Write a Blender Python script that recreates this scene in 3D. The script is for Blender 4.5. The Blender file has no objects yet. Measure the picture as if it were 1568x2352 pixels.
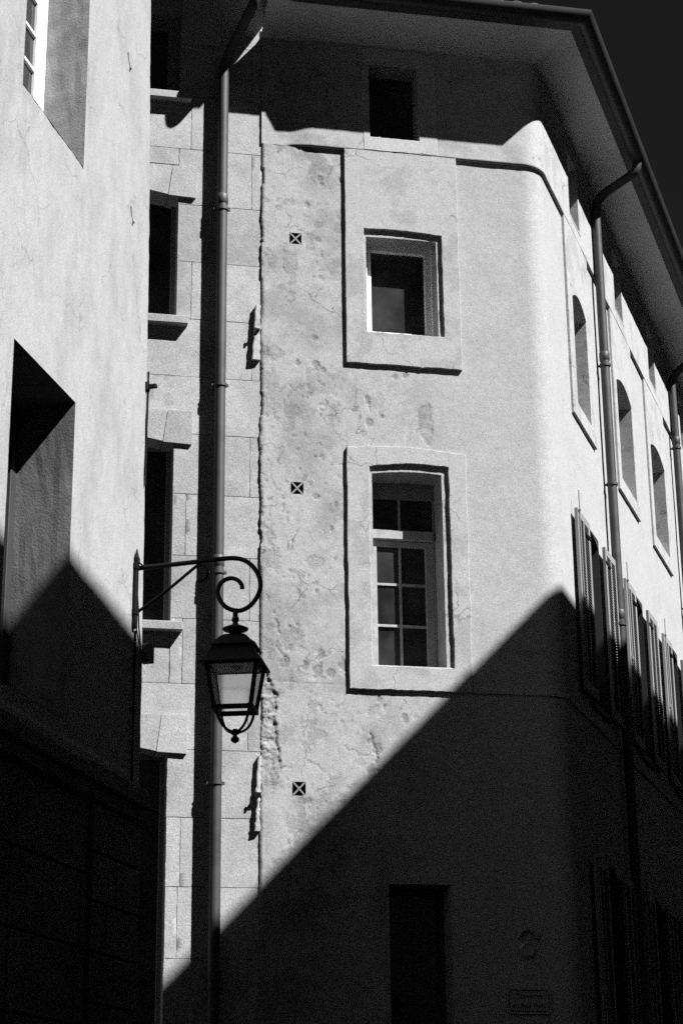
import bpy, bmesh, math, random
import numpy as np
from math import sin, cos, tan, radians, degrees, pi
from mathutils import Vector, Matrix
random.seed(7)
scene = bpy.context.scene
COL = scene.collection

# ------------------------------------------------------------------ camera, sky, sun, exposure
TH, RO = radians(18.96476), radians(-0.63256)
f0 = Vector((0, cos(TH), sin(TH))); r0 = Vector((1, 0, 0)); u0 = Vector((0, -sin(TH), cos(TH)))
rx = r0 * cos(RO) + u0 * sin(RO); up = -r0 * sin(RO) + u0 * cos(RO)
cam = bpy.data.cameras.new('camera')
cam.sensor_fit = 'HORIZONTAL'; cam.sensor_width = 24.0
cam.lens = 4371.1 / 1568 * 24.0
cam.clip_start = 0.1; cam.clip_end = 2000
co = bpy.data.objects.new('camera', cam); COL.objects.link(co)
m3 = Matrix((rx, up, -f0)).transposed()
co.matrix_world = Matrix.Translation((0, 0, 1.6)) @ m3.to_4x4()
scene.camera = co

SUN_AZ, SUN_EL = radians(119.0), radians(49.18)
SUN_STRENGTH, SKY_STRENGTH, EXPOSURE = 5.0, 0.05, 1.31
world = bpy.data.worlds.new('World'); scene.world = world; world.use_nodes = True
nt = world.node_tree; nt.nodes.clear()
sky = nt.nodes.new('ShaderNodeTexSky'); sky.sky_type = 'NISHITA'; sky.sun_disc = False
sky.sun_elevation = SUN_EL; sky.sun_rotation = SUN_AZ
sky.altitude = 2000; sky.air_density = 0.6; sky.dust_density = 0.0; sky.ozone_density = 3.0
sep = nt.nodes.new('ShaderNodeSeparateColor')          # black and white film behind a red filter: only the red light of the sky
flt = nt.nodes.new('ShaderNodeMath'); flt.operation = 'MULTIPLY'; flt.inputs[1].default_value = 0.19
bg = nt.nodes.new('ShaderNodeBackground'); bg.inputs['Strength'].default_value = SKY_STRENGTH
wo = nt.nodes.new('ShaderNodeOutputWorld')
nt.links.new(sky.outputs[0], sep.inputs[0]); nt.links.new(sep.outputs[0], flt.inputs[0])
nt.links.new(flt.outputs[0], bg.inputs['Color']); nt.links.new(bg.outputs[0], wo.inputs[0])

sl = bpy.data.lights.new('sun', 'SUN'); sl.energy = SUN_STRENGTH; sl.angle = radians(0.53)
sl.color = (1.0, 1.0, 1.0)                              # monochrome photograph
so = bpy.data.objects.new('sun', sl); COL.objects.link(so)
sdir = Vector((sin(SUN_AZ) * cos(SUN_EL), cos(SUN_AZ) * cos(SUN_EL), sin(SUN_EL)))
so.rotation_euler = sdir.to_track_quat('Z', 'Y').to_euler(); so.location = (20, 0, 40)

vs = scene.view_settings
vs.view_transform = 'Standard'; vs.look = 'None'; vs.gamma = 1.0; vs.use_curve_mapping = False
vs.exposure = EXPOSURE
scene.cycles.max_bounces = 8; scene.cycles.diffuse_bounces = 4; scene.cycles.use_denoising = False

# ------------------------------------------------------------------ materials (all greys: a black and white picture)
def new_mat(name):
    m = bpy.data.materials.new(name); m.use_nodes = True
    n = m.node_tree; b = n.nodes['Principled BSDF']
    return m, n, b

def mat_rough(name, base, stain=0.15, mid=0.08, grain=0.12, bump=0.4, rough=0.9, streak=1.0, gscale=95.0, mscale=8.0, sscale=0.9, metallic=0.0, spec=0.2, bscale=60.0, bdist=0.006, mask=None, s0=0.46, s1=0.60, wear=0.0, vary=0.0, crack=0.0):
    m, n, b = new_mat(name)
    N, Lk = n.nodes.new, n.links.new
    geo = N('ShaderNodeNewGeometry')
    mp = N('ShaderNodeMapping'); mp.inputs['Scale'].default_value = (1, 1, streak)
    Lk(geo.outputs['Position'], mp.inputs['Vector'])
    def noise(scale, detail, rou=0.55, vec=mp):
        t = N('ShaderNodeTexNoise'); t.inputs['Scale'].default_value = scale; t.inputs['Detail'].default_value = detail
        t.inputs['Roughness'].default_value = rou
        Lk(vec.outputs[0], t.inputs['Vector']); return t
    def mrange(src, a0, a1, b0, b1):
        r = N('ShaderNodeMapRange'); r.inputs['From Min'].default_value = a0; r.inputs['From Max'].default_value = a1
        r.inputs['To Min'].default_value = b0; r.inputs['To Max'].default_value = b1
        Lk(src, r.inputs['Value']); return r.outputs[0]
    def mul(a, bb):
        t = N('ShaderNodeMath'); t.operation = 'MULTIPLY'; Lk(a, t.inputs[0])
        if isinstance(bb, float): t.inputs[1].default_value = bb
        else: Lk(bb, t.inputs[1])
        return t.outputs[0]
    t1 = noise(sscale, 8, 0.62); t2 = noise(mscale, 4, 0.6); t3 = noise(gscale, 2, 0.7, geo)
    st = mrange(t1.outputs[0], s0, s1, 0.0, stain)
    if mask:                                            # how stained: falls off along a direction on the wall
        d, a0, a1, lo = mask
        dp = N('ShaderNodeVectorMath'); dp.operation = 'DOT_PRODUCT'; dp.inputs[1].default_value = d
        Lk(geo.outputs['Position'], dp.inputs[0]); st = mul(st, mrange(dp.outputs['Value'], a0, a1, 1.0, lo))
    inv = N('ShaderNodeMath'); inv.operation = 'SUBTRACT'; inv.inputs[0].default_value = 1.0; Lk(st, inv.inputs[1])
    v = mul(inv.outputs[0], float(base))
    v = mul(v, mrange(t2.outputs[0], 0.3, 0.7, 1.0 + mid, 1.0 - mid))
    v = mul(v, mrange(t3.outputs[0], 0.3, 0.7, 1.0 - grain, 1.0 + grain))
    if crack > 0:                                       # sparse hairline cracks
        nv = N('ShaderNodeTexNoise'); nv.inputs['Scale'].default_value = 5.0; nv.inputs['Detail'].default_value = 4; Lk(geo.outputs['Position'], nv.inputs['Vector'])
        sc_ = N('ShaderNodeVectorMath'); sc_.operation = 'SCALE'; sc_.inputs['Scale'].default_value = 0.35; Lk(nv.outputs['Color'], sc_.inputs[0])
        ad = N('ShaderNodeVectorMath'); ad.operation = 'ADD'; Lk(geo.outputs['Position'], ad.inputs[0]); Lk(sc_.outputs[0], ad.inputs[1])
        vo = N('ShaderNodeTexVoronoi'); vo.feature = 'DISTANCE_TO_EDGE'; vo.inputs['Scale'].default_value = 1.5; Lk(ad.outputs[0], vo.inputs['Vector'])
        cm = mrange(vo.outputs['Distance'], 0.004, 0.014, crack, 0.0)
        tm = noise(1.7, 2, 0.5, geo); cm = mul(cm, mrange(tm.outputs[0], 0.52, 0.58, 0.0, 1.0))
        if mask: cm = mul(cm, mrange(dp.outputs['Value'], mask[1], mask[2], 1.0, 0.0))
        ci = N('ShaderNodeMath'); ci.operation = 'SUBTRACT'; ci.inputs[0].default_value = 1.0; Lk(cm, ci.inputs[1])
        v = mul(v, ci.outputs[0])
    bstr = None
    if wear > 0:                                        # broken places: exposed rougher, darker undercoat
        at = N('ShaderNodeAttribute'); at.attribute_name = 'wear'
        v = mul(v, mrange(at.outputs['Fac'], 0, 1, 1.0, 1.0 - wear))
        bstr = mrange(at.outputs['Fac'], 0, 1, bump, 1.0)
    if vary > 0:
        oi = N('ShaderNodeObjectInfo'); v = mul(v, mrange(oi.outputs['Random'], 0, 1, 1 - vary, 1 + vary))
    Lk(v, b.inputs['Base Color'])
    b.inputs['Roughness'].default_value = rough; b.inputs['Metallic'].default_value = metallic
    b.inputs['Specular IOR Level'].default_value = spec
    if bump > 0:
        tb = noise(bscale, 5, 0.65, geo)
        bp = N('ShaderNodeBump'); bp.inputs['Strength'].default_value = bump; bp.inputs['Distance'].default_value = bdist
        if bstr is not None: Lk(bstr, bp.inputs['Strength'])
        Lk(tb.outputs[0], bp.inputs['Height']); Lk(bp.outputs[0], b.inputs['Normal'])
    return m

M = {}
WCV = (0.98033, 0.19737, 0.0); WC0 = 2.29742721 * 0.98033 + 19.36243892 * 0.19737
M['plaster'] = mat_rough('weathered_plaster', 0.325, crack=.45, stain=0.24, mid=0.07, grain=0.32, bump=0.35, mask=(WCV, WC0 - 2.1, WC0 - 1.1, 0.22), sscale=1.9, gscale=85, mscale=14, wear=0.30, s0=0.46, s1=0.60, bdist=0.008)
M['casing'] = mat_rough('casing_plaster', 0.335, crack=.4, stain=0.16, mid=0.06, grain=0.32, bump=0.3, sscale=2.6, gscale=85, mscale=12, s0=0.5, s1=0.58)
M['casing_pale'] = mat_rough('pale_casing_plaster', 0.38, stain=0.12, mid=0.06, grain=0.3, bump=0.25, sscale=1.5, gscale=85)
M['left'] = mat_rough('smooth_render', 0.285, crack=.25, stain=0.13, mid=0.06, grain=0.30, bump=0.3, streak=0.45, gscale=110, mscale=9, sscale=2.6, bscale=55, bdist=0.006)
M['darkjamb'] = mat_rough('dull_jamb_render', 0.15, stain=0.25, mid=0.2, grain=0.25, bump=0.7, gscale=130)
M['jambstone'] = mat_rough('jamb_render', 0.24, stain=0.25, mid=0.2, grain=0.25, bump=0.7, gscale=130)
M['stone'] = mat_rough('dressed_limestone', 0.325, stain=0.16, mid=0.08, grain=0.34, bump=0.5, gscale=85, bscale=45, bdist=0.008, sscale=1.7, vary=0.11)
M['rubble'] = mat_rough('broken_render', 0.2, stain=0.3, mid=0.2, grain=0.2, bump=1.0, bscale=30, bdist=0.015)
M['mortar'] = mat_rough('joint_mortar', 0.27, stain=0.3)
M['oldstone'] = mat_rough('old_dark_stone', 0.11, stain=0.4, mid=0.2, grain=0.2, bump=0.8, bscale=25, bdist=0.02)  # darker overall than the limestone
M['zinc'] = mat_rough('aged_zinc', 0.05, stain=0.3, mid=0.08, grain=0.08, bump=0.05, rough=0.55, metallic=0.15, spec=0.4, sscale=2.0)
M['gutter'] = mat_rough('dark_zinc', 0.03, stain=0.3, mid=0.1, grain=0.1, bump=0.05, rough=0.5, metallic=0.2, spec=0.4)
M['iron'] = mat_rough('black_iron', 0.006, stain=0.2, mid=0.2, grain=0.2, bump=0.15, rough=0.6, spec=0.12)
M['white'] = mat_rough('white_paint', 0.74, stain=0.06, mid=0.03, grain=0.05, bump=0.05, rough=0.5, spec=0.3)
M['greypaint'] = mat_rough('grey_paint', 0.2, stain=0.1, mid=0.05, grain=0.06, bump=0.05, rough=0.5, spec=0.3)
M['slat'] = mat_rough('shaded_slat_paint', 0.09, stain=0.15, mid=0.1, grain=0.08, bump=0.1, rough=0.6, spec=0.2)  # darker than the shutter frame: shade between the slats put into the colour
M['shutter'] = mat_rough('shutter_paint', 0.23, stain=0.15, mid=0.1, grain=0.08, bump=0.1, rough=0.6, spec=0.3, streak=0.2)
M['soffit'] = mat_rough('soffit_plaster', 0.62, stain=0.1, mid=0.05, grain=0.08, bump=0.1)
M['tile'] = mat_rough('clay_tile', 0.14, stain=0.4, mid=0.2, grain=0.15, bump=0.4)
M['door'] = mat_rough('dark_door_paint', 0.04, stain=0.2, mid=0.1, grain=0.1, bump=0.1, rough=0.5, spec=0.3)
M['asphalt'] = mat_rough('asphalt', 0.05, stain=0.2, mid=0.15, grain=0.3, bump=0.6)
M['kerb'] = mat_rough('pavement_stone', 0.12, stain=0.2, mid=0.1, grain=0.2, bump=0.4)
M['enamel'] = mat_rough('enamel_plate', 0.30, stain=0.05, mid=0.03, grain=0.03, bump=0.0, rough=0.3, spec=0.4)
M['ink'] = mat_rough('dark_lettering', 0.03, stain=0.0, mid=0.0, grain=0.0, bump=0.0, rough=0.4)
M['opp'] = mat_rough('opposite_plaster', 0.12, stain=0.2, mid=0.08, grain=0.1, bump=0.3)
def glassy(name, base, rough=0.04):
    m, n, b = new_mat(name)
    b.inputs['Base Color'].default_value = (base, base, base, 1); b.inputs['Roughness'].default_value = rough
    b.inputs['Specular IOR Level'].default_value = 0.5
    t = n.nodes.new('ShaderNodeTexNoise'); t.inputs['Scale'].default_value = 3.0
    g = n.nodes.new('ShaderNodeNewGeometry'); n.links.new(g.outputs['Position'], t.inputs['Vector'])
    t2 = n.nodes.new('ShaderNodeTexNoise'); t2.inputs['Scale'].default_value = 2.2; t2.inputs['Detail'].default_value = 5; n.links.new(g.outputs['Position'], t2.inputs['Vector'])
    mr = n.nodes.new('ShaderNodeMapRange'); mr.inputs['From Min'].default_value = .4; mr.inputs['From Max'].default_value = .7; mr.inputs['To Min'].default_value = base; mr.inputs['To Max'].default_value = base * 3.5
    n.links.new(t2.outputs[0], mr.inputs['Value']); n.links.new(mr.outputs[0], b.inputs['Base Color'])       # paler patches stand in for reflections in the panes
    bp = n.nodes.new('ShaderNodeBump'); bp.inputs['Strength'].default_value = 0.3; bp.inputs['Distance'].default_value = 0.03
    n.links.new(t.outputs[0], bp.inputs['Height']); n.links.new(bp.outputs[0], b.inputs['Normal'])
    return m
M['oldwhite'] = mat_rough('old_white_paint', 0.33, stain=0.2, mid=0.1, grain=0.1, bump=0.1, rough=0.6, spec=0.2, sscale=6)
M['glass'] = glassy('window_glass', 0.012)
def frosted():
    m = bpy.data.materials.new('frosted_glass'); m.use_nodes = True
    n = m.node_tree; n.nodes.clear()
    tr = n.nodes.new('ShaderNodeBsdfRefraction'); tr.inputs['Roughness'].default_value = 0.36; tr.inputs['IOR'].default_value = 1.02
    tr.inputs['Color'].default_value = (0.95, 0.95, 0.95, 1)
    tl = n.nodes.new('ShaderNodeBsdfTranslucent'); tl.inputs['Color'].default_value = (0.8, 0.8, 0.8, 1)
    gl = n.nodes.new('ShaderNodeBsdfGlossy'); gl.inputs['Roughness'].default_value = 0.15
    m1 = n.nodes.new('ShaderNodeMixShader'); m1.inputs[0].default_value = 0.15
    m2 = n.nodes.new('ShaderNodeMixShader'); m2.inputs[0].default_value = 0.04
    o = n.nodes.new('ShaderNodeOutputMaterial')
    n.links.new(tr.outputs[0], m1.inputs[1]); n.links.new(tl.outputs[0], m1.inputs[2])
    n.links.new(m1.outputs[0], m2.inputs[1]); n.links.new(gl.outputs[0], m2.inputs[2]); n.links.new(m2.outputs[0], o.inputs[0])
    return m
M['frosted'] = frosted()

# ------------------------------------------------------------------ helpers
class Frame:
    """A wall: local x runs along it to the right, local y runs INTO it, z is up."""
    def __init__(s, P, az):
        s.P = Vector((P[0], P[1], 0)); s.az = az
        s.w = Vector((sin(az), cos(az), 0)); s.n = Vector((s.w.y, -s.w.x, 0))
        s.rot = pi / 2 - az
    def mat(s, u=0, off=0, z=0):
        p = s.P + s.w * u + s.n * off + Vector((0, 0, z))
        return Matrix.Translation(p) @ Matrix.Rotation(s.rot, 4, 'Z')
C0 = (2.29742721, 19.36243892)
FC = Frame(C0, radians(78.6168))
FR = Frame(C0, radians(18.5678))
FL = Frame((-1.53, 13.82), radians(12.6068))

def thing(name, label, cat, mat, group=None):
    o = bpy.data.objects.new(name, None); COL.objects.link(o)
    o.matrix_world = mat; o.empty_display_size = 0.3
    o['label'] = label; o['category'] = cat
    if group: o['group'] = group
    WM[o] = mat.copy()
    return o
WM = {}
def place(o, mat, parent=None):
    WM[o] = mat.copy()
    if parent is not None:
        o.parent = parent; o.matrix_parent_inverse = WM[parent].inverted()
    o.matrix_basis = mat
def mesh(name, verts, faces, mat, smooth=False):
    me = bpy.data.meshes.new(name); me.from_pydata(verts, [], faces); me.update()
    if smooth: me.polygons.foreach_set('use_smooth', [True] * len(me.polygons))
    me.materials.append(mat); return me
def link(name, me, mat4, parent=None, label=None, kind=None):
    o = bpy.data.objects.new(name, me); COL.objects.link(o); place(o, mat4, parent)
    if label: o['label'] = label
    if kind: o['kind'] = kind
    return o
def tag(o, label, cat, group=None):
    o['label'] = label; o['category'] = cat
    if group: o['group'] = group
    return o

class MB:
    """Collects shapes for one mesh."""
    def __init__(s): s.v = []; s.f = []
    def add(s, v, f):
        k = len(s.v); s.v += [tuple(p) for p in v]; s.f += [tuple(i + k for i in q) for q in f]; return s
    def box(s, x0, x1, y0, y1, z0, z1, bev=0.0):
        if bev <= 0:
            v = [(x0, y0, z0), (x1, y0, z0), (x1, y1, z0), (x0, y1, z0), (x0, y0, z1), (x1, y0, z1), (x1, y1, z1), (x0, y1, z1)]
            return s.add(v, [(0, 3, 2, 1), (4, 5, 6, 7), (0, 1, 5, 4), (1, 2, 6, 5), (2, 3, 7, 6), (3, 0, 4, 7)])
        bm = bmesh.new(); bmesh.ops.create_cube(bm, size=1)
        for p in bm.verts:
            p.co = Vector((x0 if p.co.x < 0 else x1, y0 if p.co.y < 0 else y1, z0 if p.co.z < 0 else z1))
        bmesh.ops.bevel(bm, geom=list(bm.edges), offset=bev, segments=1, affect='EDGES')
        bm.verts.index_update()
        v = [tuple(p.co) for p in bm.verts]; f = [[p.index for p in q.verts] for q in bm.faces]; bm.free()
        return s.add(v, f)
    def tube(s, pts, r, seg=10, cap=True):
        pts = [Vector(p) for p in pts]; n = len(pts)
        rs = r if isinstance(r, (list, tuple)) else [r] * n
        t = (pts[1] - pts[0]).normalized()
        a = t.orthogonal().normalized()
        v = []; f = []
        for i in range(n):
            t2 = (pts[min(i + 1, n - 1)] - pts[max(i - 1, 0)]).normalized()
            q = t.rotation_difference(t2); a = (q @ a).normalized(); t = t2
            b = t.cross(a).normalized()
            for k in range(seg):
                an = 2 * pi * k / seg; v.append(pts[i] + (a * cos(an) + b * sin(an)) * rs[i])
        for i in range(n - 1):
            for k in range(seg):
                f.append((i * seg + k, i * seg + (k + 1) % seg, (i + 1) * seg + (k + 1) % seg, (i + 1) * seg + k))
        if cap:
            f.append(tuple(range(seg - 1, -1, -1))); f.append(tuple((n - 1) * seg + k for k in range(seg)))
        return s.add(v, f)
    def lathe(s, prof, seg=20, c=(0, 0, 0)):
        v = []; f = []; n = len(prof)
        for r, z in prof:
            for k in range(seg):
                an = 2 * pi * k / seg; v.append((c[0] + r * cos(an), c[1] + r * sin(an), c[2] + z))
        for i in range(n - 1):
            for k in range(seg):
                f.append((i * seg + k, i * seg + (k + 1) % seg, (i + 1) * seg + (k + 1) % seg, (i + 1) * seg + k))
        f.append(tuple(range(seg - 1, -1, -1))); f.append(tuple((n - 1) * seg + k for k in range(seg)))
        return s.add(v, f)
    def pyr(s, levels, caps=True):
        """square sections: (half width, z)"""
        v = []; f = []
        for h, z in levels: v += [(-h, -h, z), (h, -h, z), (h, h, z), (-h, h, z)]
        for i in range(len(levels) - 1):
            for k in range(4): f.append((i * 4 + k, i * 4 + (k + 1) % 4, i * 4 + 4 + (k + 1) % 4, i * 4 + 4 + k))
        if caps:
            f.append((3, 2, 1, 0)); m = (len(levels) - 1) * 4; f.append((m, m + 1, m + 2, m + 3))
        return s.add(v, f)
    def prism(s, poly, y0, y1):
        """outline in x,z, from y0 (front) to y1"""
        n = len(poly)
        v = [(x, y0, z) for x, z in poly] + [(x, y1, z) for x, z in poly]
        f = [tuple(range(n)), tuple(range(2 * n - 1, n - 1, -1))]
        for i in range(n): f.append((i, i + n, (i + 1) % n + n, (i + 1) % n))
        return s.add(v, f)
    def mesh(s, name, mat, smooth=False):
        me = mesh(name, s.v, s.f, mat, smooth)
        bm = bmesh.new(); bm.from_mesh(me); bmesh.ops.recalc_face_normals(bm, faces=bm.faces); bm.to_mesh(me); bm.free()
        if smooth:
            for p in me.polygons: p.use_smooth = True
            try: me.set_sharp_from_angle(angle=radians(40))
            except Exception: pass
        return me
    def build(s, name, mat, mat4, parent=None, smooth=False, label=None, kind=None):
        return link(name, s.mesh(name, mat, smooth), mat4, parent, label, kind)

def vnoise(x, y, seed):
    xi = np.floor(x).astype(np.int64); yi = np.floor(y).astype(np.int64)
    xf = x - xi; yf = y - yi
    xf = xf * xf * (3 - 2 * xf); yf = yf * yf * (3 - 2 * yf)
    def h(a, b):
        n = (a * 374761393 + b * 668265263 + seed * 1274126177) & 0xFFFFFFFF
        n = ((n ^ (n >> 13)) * 1274126177) & 0xFFFFFFFF
        return ((n ^ (n >> 16)) & 0xFFFF) / 65535.0
    return (h(xi, yi) * (1 - xf) * (1 - yf) + h(xi + 1, yi) * xf * (1 - yf) + h(xi, yi + 1) * (1 - xf) * yf + h(xi + 1, yi + 1) * xf * yf) * 2 - 1
def fbm(x, y, seed, octs=4, gain=0.5):
    r = np.zeros_like(x); a = 1.0
    for k in range(octs):
        r = r + a * vnoise(x * 2 ** k + 17.3 * k, y * 2 ** k + 9.1 * k, seed + k); a *= gain
    return r
def sstep(e0, e1, x):
    t = np.clip((x - e0) / (e1 - e0), 0, 1); return t * t * (3 - 2 * t)

def grid_mesh(name, X, Y, Z, hole, mat, smooth=True):
    """structured grid of vertices (ns x nz); hole[i,j] drops the cell"""
    ns, nz = X.shape
    co = np.stack([X, Y, Z], -1).reshape(-1, 3)
    idx = np.arange(ns * nz).reshape(ns, nz)
    q = np.stack([idx[:-1, :-1], idx[1:, :-1], idx[1:, 1:], idx[:-1, 1:]], -1)
    q = q[~hole].reshape(-1, 4)
    me = bpy.data.meshes.new(name)
    me.vertices.add(len(co)); me.vertices.foreach_set('co', co.ravel())
    me.loops.add(q.size); me.loops.foreach_set('vertex_index', q.ravel())
    me.polygons.add(len(q)); me.polygons.foreach_set('loop_start', np.arange(0, q.size, 4))
    me.polygons.foreach_set('loop_total', np.full(len(q), 4)); me.polygons.foreach_set('use_smooth', np.full(len(q), smooth))
    me.update(calc_edges=True); me.validate()
    me.materials.append(mat); return me
def lines(a, b, step, extra=()):
    g = list(np.arange(a, b, step)) + [b]
    for e in extra:
        g = [x for x in g if abs(x - e) > step * 0.45] + [e]
    return np.array(sorted(g))

# ------------------------------------------------------------------ the ground
o = MB().box(-150, 150, -150, 200, -0.5, 0).build('street', M['asphalt'], Matrix(), None); o['kind'] = 'structure'

# ------------------------------------------------------------------ the corner house
IDB = Matrix.Translation((C0[0], C0[1], 0))
corner = thing('corner_house', 'pale plastered corner house with rounded corner, deep eaves and peeling wall', 'building', IDB)
R_ = 0.34
azC, azR = radians(168.6168), radians(108.5678)
DEL = azC - azR; TL = R_ * tan(DEL / 2); ARC = R_ * DEL
nC = np.array([sin(azC), cos(azC)]); nR = np.array([sin(azR), cos(azR)])
wC = np.array([FC.w.x, FC.w.y]); wR = np.array([FR.w.x, FR.w.y]); PC = np.array(C0)
OC = PC - TL * wC - R_ * nC
def s_of_v(v): return -TL + ARC + (v - TL)
def path(s):
    s = np.asarray(s, float)
    f = np.clip((s + TL) / ARC, 0, 1)
    az = azC - DEL * f
    n = np.stack([np.sin(az), np.cos(az)], -1)
    p = OC + R_ * n
    p = p + np.minimum(s + TL, 0)[:, None] * wC + np.maximum(s + TL - ARC, 0)[:, None] * wR
    return p, n

VENTS = [(-2.825, 11.25), (-2.815, 8.335), (-2.805, 5.155)]
VS = 0.068
OPEN_C = dict(up=(-2.09, -1.16, 10.15, 11.46), low=(-2.06, -1.16, 6.42, 8.72), door=(-1.92, -1.27, 0.0, 4.24))
BAYS = [(1.86, 0.66, 0.40), (4.74, 0.73, 0.54), (7.36, 0.80, 0.60), (10.3, 0.80, 0.60), (13.2, 0.8, 0.6)]   # centre, half casing, half opening
SHB = [(1.91, 0.45), (4.81, 0.46), (7.62, 0.47), (10.4, 0.47)]                                                  # shuttered windows
def wall_height(S, Z):
    h = 0.0020 * fbm(S / 0.5, Z / 0.5, 3, 3); wr = np.zeros_like(S)
    rough = sstep(-1.9, -2.6, S) * 0.9 + 0.12
    rough = np.maximum(rough, 0.75 * sstep(9.75, 9.3, Z) * sstep(8.6, 9.0, Z) * sstep(-1.1, -1.4, S))
    rough = np.maximum(rough, 0.8 * sstep(6.3, 6.0, Z) * sstep(-1.3, -1.8, S))
    h += rough * (0.0012 * fbm(S / 0.16, Z / 0.16, 11, 2) + 0.0007 * fbm(S / 0.05, Z / 0.05, 13, 3))
    pit = fbm(S / 0.055, Z / 0.075, 23, 2); msk = fbm(S / 0.5, Z / 0.5, 29, 2)
    pm = rough * sstep(0.72, 0.85, pit) * sstep(-0.1, 0.4, msk); h -= 0.004 * pm; wr = np.maximum(wr, pm * .8)
    fl = sstep(0.50, 0.56, fbm(S / .22, Z / .26, 131, 5, .6)) * rough * sstep(-1.2, -2.2, S); h -= .0022 * fl; wr = np.maximum(wr, .55 * fl)      # flaked skin
    chips = [(-2.549, 12.016, .035), (-2.53, 11.95, .03), (-2.322, 12.027, .03), (-2.694, 11.676, .03), (-2.612, 9.754, .055), (-2.527, 9.699, .03), (-2.812, 9.77, .035),
             (-2.671, 9.411, .025), (-2.564, 9.177, .022), (-2.048, 9.388, .04), (-2.029, 9.118, .04), (-1.898, 9.202, .03), (-1.745, 9.679, .03),
             (-1.624, 9.703, .03), (-2.615, 10.071, .03), (-2.612, 8.254, .03), (-2.408, 8.169, .03), (-2.457, 7.901, .025), (-2.623, 7.214, .02),
             (-2.582, 6.535, .05), (-2.741, 6.414, .05), (-2.334, 6.43, .06), (-2.471, 6.356, .05), (-2.62, 6.36, .06), (-1.976, 6.092, .03), (-1.918, 6.013, .025), (-1.707, 5.907, .04),
             (-2.007, 5.583, .05), (-2.056, 5.337, .06), (-2.08, 5.66, .035), (-2.9, 6.6, .04), (-2.95, 6.45, .05)]
    for k, (cu, cz, r) in enumerate(chips):
        m = (np.abs(S - cu) < 2.5 * r) & (np.abs(Z - cz) < 3 * r)
        d = np.hypot((S[m] - cu) / r, (Z[m] - cz) / (r * 1.3)) + 0.35 * fbm(S[m] / (r * .8), Z[m] / (r * .8), 40 + k, 2)
        k_ = sstep(1.0, 0.78, d); h[m] -= 0.0055 * k_; wr[m] = np.maximum(wr[m], .9 * k_)
    # loose shell of plaster fallen off above the window
    m = (np.abs(S + 1.42) < .2) & (np.abs(Z - 9.16) < .35)
    d = np.hypot((S[m] + 1.42) / .095, (Z[m] - 9.16) / .24) + .3 * fbm(S[m] / .07, Z[m] / .07, 71, 3)
    k_ = sstep(1.0, 0.88, d); h[m] -= 0.007 * k_ * (0.7 + 0.4 * fbm(S[m] / .05, Z[m] / .05, 72, 2)); wr[m] = np.maximum(wr[m], k_ * np.clip(.55 + .5 * fbm(S[m] / .06, Z[m] / .09, 74, 4), .15, 1))
    # ring mark
    m = (np.abs(S + 2.54) < .1) & (np.abs(Z - 9.264) < .1)
    d = np.hypot(S[m] + 2.54, Z[m] - 9.264); h[m] -= 0.006 * np.exp(-((d - .035) / .009) ** 2)
    # spalled strip beside the joint
    e = -3.035 + 0.045 * fbm(Z / .3, Z * 0 + 3.3, 81, 5, .6) + 0.02 * fbm(S / .05, Z / .05, 87, 2) - 0.10 * sstep(6.05, 6.35, Z)
    msp = sstep(e + .004, e - .004, S) * sstep(6.45, 6.3, Z) * sstep(4.95, 5.2, Z)
    dp = 0.010 * sstep(4.95, 5.7, Z) + 0.004
    wr = np.maximum(wr, msp * (.65 + .35 * fbm(S / .08, Z / .08, 86, 3)))
    h -= msp * (dp + 0.007 * fbm(S / .06, Z / .04, 83, 4, .65) * sstep(5.2, 5.6, Z) + 0.004 * fbm(S / .02, Z / .02, 84, 2))
    # cracks: (u,z) polylines
    def crack(pts, w, dep, seed):
        nonlocal h
        for (a, b), (c, d2) in zip(pts[:-1], pts[1:]):
            lo, hi = min(a, c) - .08, max(a, c) + .08; l2, h2 = min(b, d2) - .08, max(b, d2) + .08
            mm = (S > lo) & (S < hi) & (Z > l2) & (Z < h2)
            sx = S[mm] + 0.02 * fbm(Z[mm] / .06, S[mm] / .06, seed, 2); sz = Z[mm] + 0.015 * fbm(S[mm] / .05, Z[mm] / .05, seed + 5, 2)
            t = np.clip(((sx - a) * (c - a) + (sz - b) * (d2 - b)) / ((c - a) ** 2 + (d2 - b) ** 2), 0, 1)
            d = np.hypot(sx - a - t * (c - a), sz - b - t * (d2 - b))
            h[mm] -= dep * np.exp(-(d / w) ** 2); wr[mm] = np.maximum(wr[mm], np.exp(-(d / (w * .8)) ** 2))
    crack([(-3.04, 6.9), (-3.0, 6.75), (-3.03, 6.62), (-2.93, 6.45)], .009, .007, 90)
    crack([(-2.07, 5.75), (-2.04, 5.6), (-2.0, 5.5), (-2.02, 5.42)], .010, .011, 95)
    crack([(-2.1, 5.34), (-2.0, 5.36), (-1.99, 5.28)], .008, .007, 99)
    crack([(-2.07, 9.43), (-2.02, 9.3), (-2.0, 9.24)], .008, .006, 103)
    crack([(-3.0, 5.35), (-2.95, 5.38), (-2.9, 5.36)], .008, .006, 104)
    crack([(-3.07, 5.5), (-3.09, 5.3), (-3.06, 5.15)], .008, .006, 105)
    crack([(-3.19, 6.245), (-2.7, 6.24), (-2.31, 6.235)], .005, .0035, 106)
    crack([(-2.35, 5.6), (-2.2, 5.52), (-2.1, 5.5)], .008, .004, 107)
    crack([(-2.75, 5.45), (-2.6, 5.4), (-2.55, 5.32)], .008, .004, 108)
    crack([(-3.1, 8.6), (-3.06, 8.3), (-3.12, 8.05), (-3.08, 7.8)], .007, .004, 109)
    crack([(-2.1, 11.6), (-2.13, 12.0), (-2.1, 12.4)], .006, .004, 110)
    crack([(-2.9, 9.5), (-2.84, 9.43)], .008, .005, 111)
    return h, np.clip(wr, 0, 1)

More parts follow.
